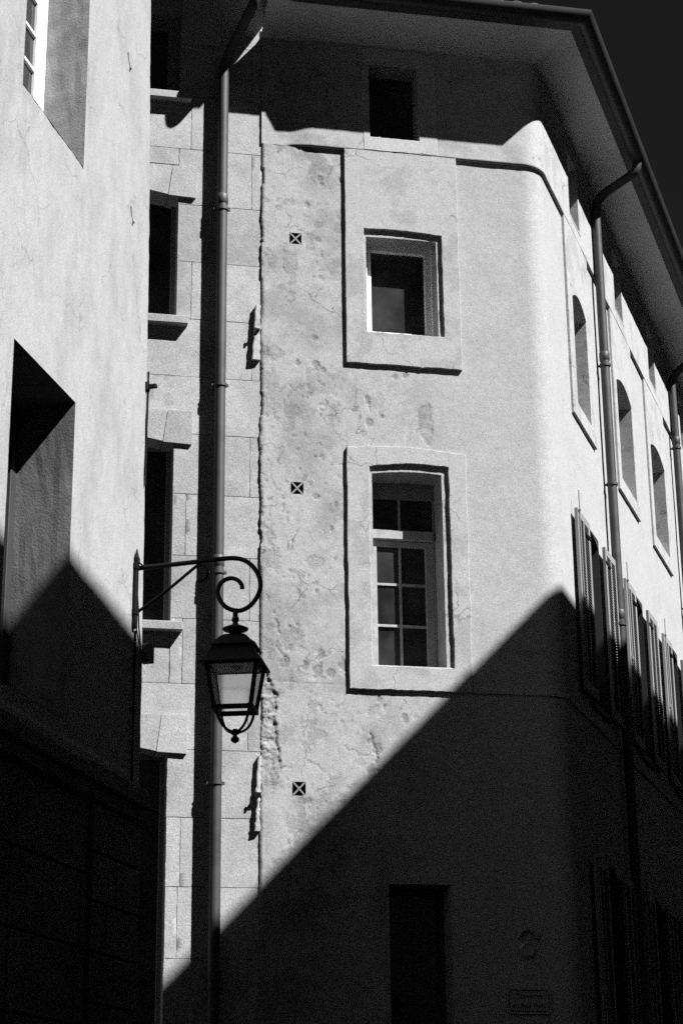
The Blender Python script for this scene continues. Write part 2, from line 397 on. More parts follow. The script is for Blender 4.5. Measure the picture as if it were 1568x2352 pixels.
def path_grid(name, slist, zlist, holes, hfun, mat, base, parent, jag=False):
    S, Z = np.meshgrid(slist, zlist, indexing='ij')
    H = hfun(S, Z); WR = None
    if isinstance(H, tuple): H, WR = H
    Pp, Nn = path(slist)
    du = np.zeros_like(S)
    if jag:      # ragged broken edge against the stone house
        j = 0.006 * fbm(zlist / .3, zlist * 0 + 1.7, 55, 6, .75) + 0.008 * np.clip(fbm(zlist / .6, zlist * 0 + 4.7, 57, 2), -1, .2)
        j = j * (.5 + 1.0 * np.clip(fbm(zlist / .8, zlist * 0 + 6.1, 59, 3), -.4, 1)) +   .014 * sstep(.35, .6, fbm(zlist / .23, zlist * 0 + 8.8, 60, 4, .6))
        for k, wgt in enumerate((1, 1, .92, .78, .6, .4, .2)): du[k] += j * wgt
        rec = np.clip(.72 + .9 * fbm(zlist / .55, zlist * 0 + 2.2, 58, 6, .7), 0, 1)
        for k, wgt in enumerate((1, 1, .35, .05)): H[k] -= .018 * rec * wgt
        if WR is not None:
            for k in range(4): WR[k] = np.maximum(WR[k], .8 * rec)
        H[0] = -0.09
    X = Pp[:, 0][:, None] + Nn[:, 0][:, None] * H + du * wC[0] - base[0]
    Y = Pp[:, 1][:, None] + Nn[:, 1][:, None] * H + du * wC[1] - base[1]
    hole = np.zeros((len(slist) - 1, len(zlist) - 1), bool)
    cs = (slist[:-1] + slist[1:]) / 2; cz = (zlist[:-1] + zlist[1:]) / 2
    for a, b, c, d in holes: hole |= ((cs > a) & (cs < b))[:, None] & ((cz > c) & (cz < d))[None, :]
    me = grid_mesh(name, X, Y, Z, hole, mat)
    if WR is not None and len(me.vertices) == WR.size: me.attributes.new('wear', 'FLOAT', 'POINT').data.foreach_set('value', WR.ravel().astype(np.float32))
    return link(name, me, Matrix.Translation((base[0], base[1], 0)), parent)

holes = []
for u, z in VENTS: holes.append((u - VS, u + VS, z - VS, z + VS))
for k in OPEN_C: holes.append(OPEN_C[k])
ZB = 12.40
for c, hc, ho in BAYS: holes.append((s_of_v(c - ho - .03), s_of_v(c + ho + .03), 10.0, 11.62))
for c, ho in SHB:
    holes.append((s_of_v(c - ho), s_of_v(c + ho), 6.45, 8.62)); holes.append((s_of_v(c - ho), s_of_v(c + ho), 2.42, 4.70))
ex_s = sorted({round(x, 4) for hh in holes for x in hh[:2]}); ex_z = sorted({round(x, 4) for hh in holes for x in hh[2:]})
sA = lines(-3.205, -TL, 0.0125, [x for x in ex_s if x < -TL]); sA = np.concatenate([[-3.2055], sA])
sB = np.linspace(-TL, -TL + ARC, 17)[1:]
sC = lines(-TL + ARC, s_of_v(15.0), 0.10, [x for x in ex_s if x > 0])[1:]
sD = np.array([s_of_v(v) for v in (18, 22, 28, 36, 44)])
slist = np.concatenate([sA, sB, sC, sD])
zlist = np.concatenate([lines(0, 2.96, 0.25)[:-1], lines(2.96, ZB, 0.0125, [z for z in ex_z if 2.96 < z < ZB])])
for z in ex_z:
    if z <= 2.96: zlist = np.array(sorted(set(zlist[np.abs(zlist - z) > .02]) | {z}))
path_grid('wall', slist, zlist, holes, wall_height, M['plaster'], PC, corner, jag=True)

# raised attic band, running round the corner
ATT = [(-1.98, -1.40, 12.585, 13.53)] + [(s_of_v(c - .30), s_of_v(c + .30), 12.60, 13.5) for c, _, _ in BAYS]
PR = 0.034
def band_height(S, Z):
    tap = sstep(-2.93, -2.6, S)
    return 0.002 * fbm(S / .4, Z / .4, 5, 3) + PR * tap * (Z > ZB + .0005) + 0.0015 * fbm(S / .07, Z / .07, 6, 3)
es = sorted({round(x, 4) for hh in ATT for x in hh[:2]}); ez = sorted({round(x, 4) for hh in ATT for x in hh[2:]})
sA2 = lines(-3.205, -TL, 0.03, [x for x in es if x < 0]); sC2 = lines(-TL + ARC, s_of_v(15), 0.1, [x for x in es if x > 0])[1:]
zb = np.concatenate([[ZB, ZB + .001], lines(ZB + .03, 13.9, 0.03, ez)])
path_grid('attic_band', np.concatenate([[-3.2055], sA2, sB, sC2, sD]), zb, ATT, band_height, M['casing'], PC, corner)

def fmat(fr, u=0, off=0, z=0): return fr.mat(u, off, z)

def ring(outer, inner, y0, y1, depth, k=36, wob=0.0028, seed=1, open_top=False, lip=None, chip=.03):
    """plaster surround: outline (4 corners each side resampled), front at y0=-proud, sides back to y1, reveals back to depth.
    corners order: top-left, bottom-left, bottom-right, top-right; arch functions bend the top sides"""
    rnd = random.Random(seed)
    def resample(c, arch):
        pts = []
        for a in range(4):
            p, q = c[a], c[(a + 1) % 4]
            for i in range(k):
                t = i / k
                x = p[0] + (q[0] - p[0]) * t; z = p[1] + (q[1] - p[1]) * t
                if a == 3: z += arch * (1 - (2 * t - 1) ** 2)
                pts.append([x, z])
        return pts
    (oc, oa), (ic, ia) = outer, inner
    O = resample(oc, oa); I = resample(ic, ia); n = len(O)
    lastx = lastz = 0
    for L in (O, I):
        for i, p in enumerate(L):
            lastx = lastx * .7 + rnd.uniform(-wob, wob); lastz = lastz * .7 + rnd.uniform(-wob, wob)
            if i % k: p[0] += lastx; p[1] += lastz
            if i % k and rnd.random() < chip: p[0] += rnd.uniform(-.009, .009); p[1] += rnd.uniform(-.009, .009)
    v = []; f = []
    bev = 0.006
    for L, sgn in ((O, -1), (I, 1)):
        pass
    cx = sum(p[0] for p in I) / n; cz = sum(p[1] for p in I) / n
    def shrink(L, d):
        r = []
        for i, p in enumerate(L):
            a, b = L[i - 1], L[(i + 1) % n]
            tx, tz = b[0] - a[0], b[1] - a[1]; l = math.hypot(tx, tz) or 1
            nx, nz = tz / l, -tx / l
            if nx * (p[0] - cx) + nz * (p[1] - cz) < 0: nx, nz = -nx, -nz
            r.append((p[0] + nx * d, p[1] + nz * d))
        return r
    rings = [(O, y1), (O, y0 + bev), (shrink(O, -bev), y0), (shrink(I, bev), y0), (I, y0 + bev)]
    if lip:       # an inner stone frame set a little behind the front
        J = resample(lip[0], lip[1])
        for i, p in enumerate(J):
            if i % k: p[0] += rnd.uniform(-wob, wob) * .5; p[1] += rnd.uniform(-wob, wob) * .5
        rings += [(I, y0 + lip[2]), (J, y0 + lip[2]), (J, depth)]
    else: rings += [(I, depth)]
    for L, y in rings:
        v += [(p[0], y, p[1]) for p in L]
    for a in range(len(rings) - 1):
        for i in range(n):
            j = (i + 1) % n
            if open_top and a < 2 and i >= 3 * k: continue
            f.append((a * n + i, (a + 1) * n + i, (a + 1) * n + j, a * n + j))
    b = MB(); b.add(v, f); return b
def rect4(u0, u1, z0, z1): return [(u0, z1), (u0, z0), (u1, z0), (u1, z1)]

# --- central windows
win = ring((rect4(-2.275, -0.985, 9.80, ZB + .012), 0), ([(-2.065, 11.43), (-2.065, 10.18), (-1.18, 10.18), (-1.18, 11.41)], .010), -PR - .0025, .01, .34, seed=4, open_top=True, lip=(rect4(-2.035, -1.235, 10.181, 11.345), .006, .038))
win.build('window_casing', M['casing'], fmat(FC), corner)
win = ring(([(-2.285, 8.825), (-2.285, 6.19), (-0.985, 6.19), (-0.985, 8.81)], .035), ([(-2.045, 8.615), (-2.045, 6.44), (-1.18, 6.44), (-1.18, 8.655)], .03), -PR, .01, .46, seed=9, wob=.004, lip=([(-2.01, 8.55), (-2.01, 6.441), (-1.25, 6.441), (-1.25, 8.575)], .025, .038))
win.build('window_casing', M['casing'], fmat(FC), corner)
# broken plaster lump on the corner of the upper casing and a peeled flake under the sill
def frame_bars(name, outer, inner, y0, y1, mat, fr, parent, bev=.004):
    b = MB(); (a0, a1, c0, c1), (b0, b1, d0, d1) = outer, inner
    b.box(a0, b0, y0, y1, c0, c1, bev); b.box(b1, a1, y0, y1, c0, c1, bev)
    b.box(b0, b1, y0 + .0005, y1, c0, d0, bev); b.box(b0, b1, y0 + .0005, y1, d1, c1, bev)
    return b.build(name, mat, fmat(fr), parent)
w = frame_bars('window', (-2.08, -1.165, 10.165, 11.45), (-1.99, -1.255, 10.24, 11.36), .17, .33, M['white'], FC, corner)
frame_bars('sash', (-1.989, -1.256, 10.241, 11.359), (-1.935, -1.32, 10.30, 11.285), .215, .30, M['white'], FC, w)
MB().box(-1.936, -1.319, .27, .285, 10.299, 11.286).build('pane', M['glass'], fmat(FC), w)
# lower window: transom light above a six-pane casement
w = frame_bars('window', (-2.05, -1.17, 6.43, 8.74), (-1.95, -1.27, 6.50, 8.40), .35, .46, M['greypaint'], FC, corner)
MB().box(-1.95, -1.27, .315, .45, 7.93, 8.035, .006).build('transom', M['oldwhite'], fmat(FC), w)
frame_bars('sash', (-1.949, -1.271, 6.501, 7.925), (-1.893, -1.36, 6.55, 7.86), .362, .43, M['oldwhite'], FC, w)
b = MB(); b.box(-1.648, -1.624, .372, .41, 6.55, 7.86)
for z in (6.985, 7.44):
    b.box(-1.893, -1.648, .373, .41, z - .013, z + .013); b.box(-1.624, -1.36, .373, .41, z - .013, z + .013)
b.box(-1.648, -1.624, .372, .41, 8.036, 8.40)
b.build('glazing_bar', M['oldwhite'], fmat(FC), w)
zs = [6.55, 6.972, 6.998, 7.427, 7.453, 7.86]
for i in range(3):
    for x0, x1 in ((-1.893, -1.648), (-1.624, -1.36)):
        MB().box(x0, x1, .392, .398, zs[2 * i], zs[2 * i + 1]).build('pane', M['glass'], fmat(FC) @ Matrix.Rotation(random.uniform(-.006, .006), 4, 'Z'), w)
for x0, x1 in ((-1.95, -1.648), (-1.624, -1.27)):
    MB().box(x0, x1, .392, .398, 8.036, 8.40).build('pane', M['glass'], fmat(FC), w)
MB().box(-2.045, -1.18, -.012, .35, 6.425, 6.452, .004).build('window_sill', M['casing'], fmat(FC), corner)
# attic window, in the shade of the eaves
w = frame_bars('window', (-2.0, -1.38, 12.57, 13.55), (-1.945, -1.42, 12.62, 13.49), .16, .24, M['greypaint'], FC, corner)
MB().box(-1.945, -1.42, .2, .21, 12.62, 13.49).build('pane', M['glass'], fmat(FC), w)
ring((rect4(-2.05, -1.19, 12.418, 13.74), 0), (rect4(-1.975, -1.405, 12.59, 13.525), 0), -PR - .004, .0, .25, seed=14).build('window_casing', M['casing_pale'], fmat(FC), corner)

# --- string course under the lower windows, round the corner
def sweep_path(name, prof, s0, s1, mat, parent, step=.1, smooth=False):
    """profile (off, z) swept along the wall line"""
    ss = np.concatenate([[s for s in np.arange(s0, -TL, step)], np.linspace(-TL, -TL + ARC, 13), np.arange(-TL + ARC + step * 4, s1, step * 4), [s1]])
    P, N = path(ss); n = len(prof); v = []; f = []
    for i in range(len(ss)):
        for o_, z in prof: v.append((P[i, 0] + N[i, 0] * o_ - C0[0], P[i, 1] + N[i, 1] * o_ - C0[1], z))
    for i in range(len(ss) - 1):
        for k in range(n - 1): f.append((i * n + k, (i + 1) * n + k, (i + 1) * n + k + 1, i * n + k + 1))
    b = MB(); b.add(v, f); return b.build(name, mat, IDB, parent, smooth)
sweep_path('string_course', [(-.01, 6.19), (PR - .006, 6.19), (PR - .006, 6.225), (-.01, 6.26)], -.984, s_of_v(44), M['casing'], corner)

# --- right wall: arched windows, shuttered windows, attic windows
for i, (c, hc, ho) in enumerate(BAYS):
    rb = ring((rect4(c - hc, c + hc, 9.84, ZB + .010), 0), (rect4(c - ho, c + ho, 10.05, 11.43), .13), -PR, .01, .38, seed=20 + i, open_top=True, wob=.0005, chip=0)
    rb.build('window_casing', M['casing'], fmat(FR), corner)
    w = frame_bars('window', (c - ho - .02, c + ho + .02, 10.03, 11.62), (c - ho + .06, c + ho - .06, 10.12, 11.5), .32, .4, M['white'], FR, corner)
    MB().box(c - .02, c + .02, .33, .38, 10.12, 11.5).build('glazing_bar', M['white'], fmat(FR), w)
    MB().box(c - ho + .06, c + ho - .06, .36, .37, 10.12, 11.5).build('pane', M['glass'], fmat(FR), w)
    w = frame_bars('window', (c - .31, c + .31, 12.59, 13.51), (c - .25, c + .25, 12.64, 13.45), .16, .24, M['greypaint'], FR, corner)
    MB().box(c - .25, c + .25, .2, .21, 12.64, 13.45).build('pane', M['glass'], fmat(FR), w)
    ring((rect4(c - .34, c + .34, ZB + .17, 13.6), 0), (rect4(c - .295, c + .295, 12.605, 13.495), 0), -PR - .003, .0, .25, seed=60 + i, wob=.0005, chip=0).build('window_casing', M['casing'], fmat(FR), corner)

def shutter_meshes(W, H):
    b = MB(); t = .038; st = .075
    b.box(0, st, -t, 0, 0, H, .003); b.box(W - st, W, -t, 0, 0, H, .003)
    for z0, z1 in ((0, .12), (H - .09, H)): b.box(st, W - st, -t + .0005, -.0005, z0, z1, .003)
    b.box(W / 2 - .025, W / 2 + .025, -t + .002, -.002, .12, H - .09)
    fr = b.mesh('shutter', M['shutter'])
    b = MB()
    for x0, x1 in ((st, W / 2 - .025), (W / 2 + .025, W - st)):
        for a0, a1 in ((.12, H - .09),):
            n = int((a1 - a0) / .034)
            for k in range(n):
                z = a0 + (k + .5) * (a1 - a0) / n
                b.add([(x0, -.034, z - .012), (x1, -.034, z - .012), (x1, -.004, z + .012), (x0, -.004, z + .012), (x0, -.034, z - .006), (x1, -.034, z - .006), (x1, -.004, z + .018), (x0, -.004, z + .018)],
                      [(0, 1, 2, 3), (7, 6, 5, 4), (0, 4, 5, 1), (2, 6, 7, 3), (0, 3, 7, 4), (1, 5, 6, 2)])
    sl_ = b.mesh('slat', M['slat'])
    b = MB(); b.tube([(W - .06, -.05, .15), (W - .06, -.05, H + .22)], .008, 6); b.box(W - .1, W - .01, -.06, -.05, H - .02, H - .005)
    b.box(W - .09, W - .03, -.058, -.037, H * .5, H * .5 + .05)
    rod = b.mesh('shutter_rod', M['shutter'])
    hin = MB().box(.0, .26, -.047, -.0385, 0, .035).mesh('hinge', M['iron'])
    return fr, sl_, rod, hin
SHW = .64
for H, z0, row in ((2.09, 6.45, 0), (2.2, 2.45, 1)):
    fr, sl_, rod, hin = shutter_meshes(SHW, H)
    for i, (c, ho) in enumerate(SHB):
        for side in (-1, 1):
            u = c + side * ho
            m4 = FR.mat(u, .05, z0)
            if side > 0: m4 = m4 @ Matrix.Rotation(radians(-0.6), 4, 'Z')
            else: m4 = m4 @ Matrix.Rotation(radians(-0.5), 4, 'Z') @ Matrix.Diagonal((-1, 1, 1, 1))
            s = link('shutter', fr, m4, corner)
            link('slat', sl_, m4, s, kind='stuff'); [link('hinge', hin, m4 @ Matrix.Translation((0, 0, zh)), s) for zh in (H * .12, H * .9)]
            if side < 0: link('shutter_rod', rod, m4, s)
        zt = z0 + H
        w = frame_bars('window', (c - ho - .01, c + ho + .01, z0, zt + .09), (c - ho + .07, c + ho - .07, z0 + .08, zt - .02), .24, .34, M['door'], FR, corner)
        b = MB(); b.box(c - .03, c + .03, .25, .32, z0 + .08, zt - .02)
        for k in (1, 2, 3): b.box(c - ho + .07, c - .03, .26, .31, z0 + .08 + k * (H - .1) / 4, z0 + .105 + k * (H - .1) / 4); b.box(c + .03, c + ho - .07, .26, .31, z0 + .08 + k * (H - .1) / 4, z0 + .105 + k * (H - .1) / 4)
        b.build('glazing_bar', M['greypaint'], fmat(FR), w)
        MB().box(c - ho + .07, c + ho - .07, .285, .295, z0 + .08, zt - .02).build('pane', M['glass'], fmat(FR), w)
        b = MB()          # reveals and arched head in a dark tone
        b.box(c - ho - .03, c - ho, -.004, .25, z0, zt + .08); b.box(c + ho, c + ho + .03, -.004, .25, z0, zt + .08); b.box(c - ho - .05, c + ho + .05, -.05, .25, z0 - .05, z0)
        arch = [(c - ho, zt + .09)] + [(c - ho + 2 * ho * k / 12, zt - .02 + .09 * (1 - (k / 6 - 1) ** 2)) for k in range(13)] + [(c + ho, zt + .09)]
        b.prism(arch[::-1], -.004, .25)
        b.build('dark_reveal', M['door'], fmat(FR), corner)

# --- door
w = frame_bars('door', (-1.93, -1.26, 0, 4.25), (-1.86, -1.33, .05, 4.16), .30, .38, M['door'], FC, corner)
b = MB(); b.box(-1.86, -1.33, .33, .37, .05, 3.1)
b.build('door_leaf', M['door'], fmat(FC), w)
for z0, z1 in ((.3, 1.2), (1.4, 2.1), (2.25, 2.95)):
    for x0, x1 in ((-1.82, -1.62), (-1.57, -1.37)): MB().box(x0, x1, .315, .3305, z0, z1, .01).build('door_panel', M['door'], fmat(FC), w)
MB().box(-1.86, -1.33, .31, .37, 3.101, 3.2).build('transom', M['door'], fmat(FC), w)
MB().box(-1.61, -1.58, .32, .36, 3.2, 4.16).build('glazing_bar', M['door'], fmat(FC), w)
for x0, x1 in ((-1.86, -1.61), (-1.58, -1.33)): MB().box(x0, x1, .34, .345, 3.2, 4.16).build('pane', M['glass'], fmat(FC), w)
b = MB(); b.box(-1.92, -1.91, .0, .30, 0, 4.24); b.box(-1.28, -1.27, .0, .30, 0, 4.24); b.box(-1.91, -1.28, .0, .30, 4.23, 4.24)
b.build('door_reveal', M['casing'], fmat(FC), corner)

# --- eaves: plaster soffit, tiles and roof
def mitre(off):
    """corner of the two walls pushed out by off (2-D)"""
    A = np.array([nC, nR]); return np.linalg.solve(A, np.array([nC @ PC + off, nR @ PC + off]))
def sweep_mitre(name, prof, u0, v1, mat, parent, smooth=False, step=None):
    v = []; f = []; n = len(prof)
    secs = []
    for t in ('a', 'b', 'c'):
        for o_, z in prof:
            if t == 'a': p = PC + wC * u0 + nC * o_
            elif t == 'b': p = mitre(o_)
            else: p = PC + wR * v1 + nR * o_
            v.append((p[0] - C0[0], p[1] - C0[1], z))
    for i in range(2):
        for k in range(n - 1): f.append((i * n + k, i * n + k + 1, (i + 1) * n + k + 1, (i + 1) * n + k))
    b = MB(); b.add(v, f); return b.build(name, mat, IDB, parent, smooth)
sweep_mitre('soffit', [(-.12, 13.74), (0.02, 13.765), (.12, 13.80), (.25, 13.85), (.40, 13.905), (.52, 13.94)], -3.22, 44, M['soffit'], corner)
sweep_mitre('eave_board', [(.52, 13.935), (.525, 13.925), (.64, 13.94), (.64, 14.03)], -2.94, 44, M['door'], corner)
roof = sweep_mitre('roof', [(.635, 14.02), (.65, 14.03), (.655, 14.085), (.60, 14.09), (-.1, 14.30), (-2.5, 15.05), (-2.5, 13.8)], -2.94, 44, M['tile'], corner)
# half-round gutter
gp = [(.685 + .12 * cos(a), 14.04 + .13 * sin(a)) for a in np.linspace(pi, 2 * pi, 11)]
gp = gp + [(.79, 14.045)] + [(.685 + .105 * cos(a), 14.04 + .115 * sin(a)) for a in np.linspace(2 * pi, pi, 9)]
gut = sweep_mitre('gutter', gp, -2.12, 44, M['gutter'], corner, True)
gv = []; gf = []                                       # its unseen end, tapered to slope the edge of the eave shadow
for u, kk in ((-2.60, .05), (-2.36, .5), (-2.12, 1.0)):
    for o_, z in gp:
        p = PC + wC * u + nC * (.58 + (o_ - .58) * kk); gv.append((p[0] - C0[0], p[1] - C0[1], 14.05 + (z - 14.05) * kk))
for i in range(2):
    for k in range(len(gp) - 1): gf.append((i * len(gp) + k, i * len(gp) + k + 1, (i + 1) * len(gp) + k + 1, (i + 1) * len(gp) + k))
tmp = MB(); tmp.add(gv, gf); tmp.build('gutter_shadow_taper', M['gutter'], IDB, corner, True)
# barrel tiles along the eaves
b = MB(); L = .42; sec = 6
for i, y in enumerate((0, L)):
    pass
v = []; f = []
for y, r, zz in ((-.05, .088, 0), (L, .075, .13)):
    for rr in (r, r - .014):
        for k in range(sec + 1):
            a = pi * k / sec; v.append((rr * cos(a), y, zz + rr * sin(a) * .8))
n = sec + 1
for k in range(sec):
    f.append((k, k + 1, 2 * n + k + 1, 2 * n + k)); f.append((n + k + 1, n + k, 3 * n + k, 3 * n + k + 1)); f.append((k + 1, k, n + k, n + k + 1))
tile_me = mesh('roof_tile', v, f, M['tile'], True)
for fr, a, b_ in ((FC, -2.83, -.0), (FR, .1, 14.0)):
    u = a
    while u < b_:
        link('roof_tile', tile_me, fr.mat(u, .62 + random.uniform(-.006, .006), 14.075 + random.uniform(-.004, .004)) @ Matrix.Rotation(random.uniform(-.03, .03), 4, 'Z'), corner)
        u += .205

# ragged render strips and iron pins at the joint
def ragged(u0, u1, z0, z1, seed, proud=.03, taper=True):
    rnd = random.Random(seed); L_ = []; Rr = []; n = 14
    for i in range(n + 1):
        z = z0 + (z1 - z0) * i / n
        L_.append((u0 + rnd.uniform(-.006, .006) + (.03 * (i / n) if taper else 0), z)); Rr.append((u1 + rnd.uniform(-.008, .008), z))
    b = MB()
    v = []; f = []
    for (a, z), (c, _) in zip(L_, Rr): v += [(a, .03, z), (a, -proud, z), (a + .01, -proud - .004, z), (c, -proud + .006, z), (c, .03, z)]
    for i in range(n):
        for k in range(4): f.append((i * 5 + k, i * 5 + k + 1, i * 5 + 6 + k, i * 5 + 5 + k))
    f.append((0, 1, 2, 3, 4)); f.append(tuple(n * 5 + k for k in (4, 3, 2, 1, 0)))
    b.add(v, f); return b
ragged(-3.30, -3.215, 9.76, 10.40, 3).build('render_strip', M['casing'], FC.mat(), corner)
ragged(-3.255, -3.20, 4.72, 5.05, 5, .026).build('render_strip', M['casing'], FC.mat(), corner)
ragged(-3.245, -3.19, 5.08, 5.47, 8, .022).build('render_strip', M['casing'], FC.mat(), corner)
for u, z in ((-3.255, 10.10), (-3.225, 5.085)):
    b = MB(); b.box(-.012, .03, -.045, .02, -.012, .012, .003); b.box(-.03, -.010, -.05, -.035, -.035, .015, .003)
    b.build('iron_pin', M['iron'], FC.mat(u, .02, z), corner)

# ------------------------------------------------------------------ the stone house beside it
stone = thing('stone_house', 'dressed limestone house front behind the drainpipe, left of the plastered corner house', 'building', FC.mat(-3.3, 0, 0))
SO = -.022      # its face lies a little behind the plaster
def slab(u0, u1, z0, z1): return (u0, u1, .012, .5, z0, z1)
b = MB()
UL, UR = -5.12, -4.12
W_OP = [(12.92, 13.93), (10.18, 11.74), (6.81, 8.80), (0.3, 5.50)]
b.box(-9, UL - .01, .012, .5, 0, 14.7); b.box(UR + .015, -3.16, .012, .5, 0, 14.7)
zz = 0
for z0, z1 in sorted(W_OP): b.box(UL - .01, UR + .015, .012, .5, zz, z0 - .001); zz = z1 + .02
b.box(UL - .01, UR + .015, .012, .5, zz, 14.7)
b.build('wall', M['mortar'], FC.mat(0, SO, 0), stone)
def stone_block(u0, u1, z0, z1, seed, proud=0.0, gap=.0012):
    rnd = random.Random(seed)
    nx = max(3, min(14, int((u1 - u0) / .05))); nz = max(3, min(14, int((z1 - z0) / .05)))
    u0 += gap; u1 -= gap; z0 += gap; z1 -= gap
    xs = [u0, u0 + .0025] + [u0 + (u1 - u0) * i / nx for i in range(1, nx)] + [u1 - .0025, u1]
    zs_ = [z0, z0 + .0025] + [z0 + (z1 - z0) * i / nz for i in range(1, nz)] + [z1 - .0025, z1]
    v = []; f = []
    tilt = rnd.uniform(-.002, .002)
    for i, x in enumerate(xs):
        for j, z in enumerate(zs_):
            e = i in (0, len(xs) - 1) or j in (0, len(zs_) - 1)
            y = -proud + tilt + rnd.uniform(-.0011, .0011)
            jx = rnd.uniform(-.003, .003) if 0 < j < len(zs_) - 1 else 0
            if e: y = .009
            elif i in (1, len(xs) - 2) or j in (1, len(zs_) - 2): y += rnd.uniform(0, .0015)
            v.append((x + jx, y, z + (rnd.uniform(-.0015, .0015) if e else 0)))
    m = len(zs_)
    for i in range(len(xs) - 1):
        for j in range(m - 1): f.append((i * m + j, (i + 1) * m + j, (i + 1) * m + j + 1, i * m + j + 1))
    me = mesh('stone_block', v, f, M['stone'], True)
    try: me.set_sharp_from_angle(angle=radians(50))
    except Exception: pass
    link('stone_block', me, FC.mat(0, SO, 0), stone)
EDGE = -3.19
joints = [2.15, 2.82, 3.49, 4.17, 4.845, 5.52, 6.19, 6.87, 7.54, 8.21, 8.88, 9.53, 10.20, 10.88, 11.57, 12.255, 12.92, 13.6, 14.28, 14.7]
splits = [-3.99, -3.31, -4.0, -3.98, None, -3.32, -3.99, -3.31, -3.98, -3.31, None, -3.30, -3.96, None, -3.31, -3.99, -3.31, -3.98, -3.31]
for i in range(len(joints) - 1):
    z0, z1 = joints[i], joints[i + 1]
    free = all(z1 <= a + .02 or z0 >= c - .02 for a, c in W_OP)
    segs = []
    left = UR + random.uniform(-.004, .012)
    if free: left = -5.62
    cut = [left] + ([splits[i]] if splits[i] else []) + [EDGE]
    if free: cut = [left, -4.75 + random.uniform(-.2, .2)] + cut[1:]
    for a, c in zip(cut[:-1], cut[1:]):
        # trim stones that meet an opening from above or below
        if a < UR - .05 and not free: a = UR
        if c - a > .03:
            zz0, zz1 = z0, z1
            stone_block(a, c, zz0, zz1, i * 10 + int(a * 100))
# fill pieces of wall between opening heads/sills and the course joints
for (za, zc) in ((5.9, 6.19), (6.19, 6.73), (9.16, 9.53), (9.53, 10.10), (12.03, 12.255), (12.255, 12.84)):
    pass
for (za, zc) in ((6.19, 6.72), (9.16, 9.53), (9.53, 10.09), (12.05, 12.255), (12.255, 12.83)):
    if not any(abs(za - j) < .001 and abs(zc - k) < .001 for j, k in zip(joints[:-1], joints[1:])):
        stone_block(-5.6, -4.72, za, zc, int(za * 37)); stone_block(-4.72, UR - .002, za, zc, int(za * 39))
# flat arches of three to five voussoirs over the windows
for zc, zt in ((11.65, 12.02), (8.76, 9.12), (5.48, 5.86)):
    tops = [-5.31, -5.02, -4.77, -4.47, -4.19, -3.93]; bots = [-5.31, -5.0, -4.73, -4.51, -4.235, -3.93]
    hb = [0, .012, .06, .06, .012, 0]
    for k in range(5):
        g = .003
        poly = [(tops[k] + g, zt), (bots[k] + g, zc + hb[k] - (.008 if k in (0, 4) else 0)), (bots[k + 1] - g, zc + hb[k + 1] - (.008 if k in (0, 4) else 0)), (tops[k + 1] - g, zt)]
        MB().prism(poly, -.034 + random.uniform(-.004, .004), .3).build('voussoir', M['stone'], FC.mat(0, SO, 0), stone)
for zt, zb_ in ((12.92, 12.83), (10.19, 10.10), (6.81, 6.72)):
    MB().box(-5.24, -4.0, -.10, .3, zb_, zt, .006).build('window_sill', M['stone'], FC.mat(0, SO, 0), stone)
for k, (z0, z1) in enumerate(W_OP):
    i0 = .13 if k == 0 else .05
    w = frame_bars('window', (UL, UR + .01, z0, z1 + .06), (UL + i0, UR - i0 + .005, z0 + .04, z1 - .04), .24, .32, M['greypaint'], FC, stone)
    place(w, FC.mat(0, SO, 0), stone)
    ob = MB().box(UL + i0, UR - i0 + .005, .275, .285, z0 + .04, z1 - .04).build('pane', M['glass'], FC.mat(0, SO, 0), w)
    b = MB(); b.box(-4.64, -4.60, .26, .30, z0 + .04, z1 - .04)
    b.build('glazing_bar', M['greypaint'], FC.mat(0, SO, 0), w)
    b = MB(); b.box(UR + .004, UR + .016, .0, .24, z0, z1 + .02)
    b.build('window_jamb', M['stone'], FC.mat(0, SO, 0), stone)
# its own eaves, higher and deeper than the neighbour's
b = MB(); v = []; f = []
pr = [(0.0, 14.62), (.80, 14.50), (.965, 14.50), (.965, 14.60), (-3.5, 15.7), (-3.5, 14.62)]
for u in (-9.0, -2.77):
    for o_, z in pr: v.append((u, -o_, z))
for k in range(6): f.append((k, (k + 1) % 6, 6 + (k + 1) % 6, 6 + k))
f.append((0, 1, 2, 3, 4, 5)); f.append((11, 10, 9, 8, 7, 6)); b.add(v, f)
b.build('roof', M['tile'], FC.mat(0, SO, 0), stone)
u = -5.6
while u < -2.85:
    link('roof_tile', tile_me, FC.mat(u, .91 + random.uniform(-.01, .01) + SO, 14.57), stone); u += .21

# ------------------------------------------------------------------ the house on the left, close to the camera
left = thing('rendered_house', 'bright smooth rendered house wall at the left with two deep window openings', 'building', FL.mat(0, 0, 0))
LW = [(-2.69, -1.515, 8.53, 10.75), (-2.625, -1.50, 4.42, 6.68)]
def lend(z): return np.interp(z, [3, 4.5, 5.0, 6.7, 7.8, 9.1, 10.9, 16], [.10, .107, .11, .068, .054, .004, -.088, -.2])
ul = np.concatenate([np.arange(-24, -3.2, .8), lines(-3.2, 0.0, .02, [x for q in LW for x in q[:2]])])
zl = np.concatenate([np.arange(4.22, 4.3, .02), lines(4.3, 11.6, .02, [x for q in LW for x in q[2:]]), np.arange(11.8, 16.1, .4)])
U, Z = np.meshgrid(ul, zl, indexing='ij')
H = .0016 * fbm(U / .3, Z / .8, 201, 3) + .0016 * fbm(U / .07, Z / .14, 203, 4, .6)
H -= .010 * np.exp(-(((U + .60) / .028) ** 2 + ((Z - 9.98) / .075) ** 2) ** 2) * (1 + .6 * fbm(U / .02, Z / .03, 209, 2))
H -= .006 * np.exp(-(((U + .42) / .03) ** 2 + ((Z - 8.70) / .04) ** 2) ** 2)
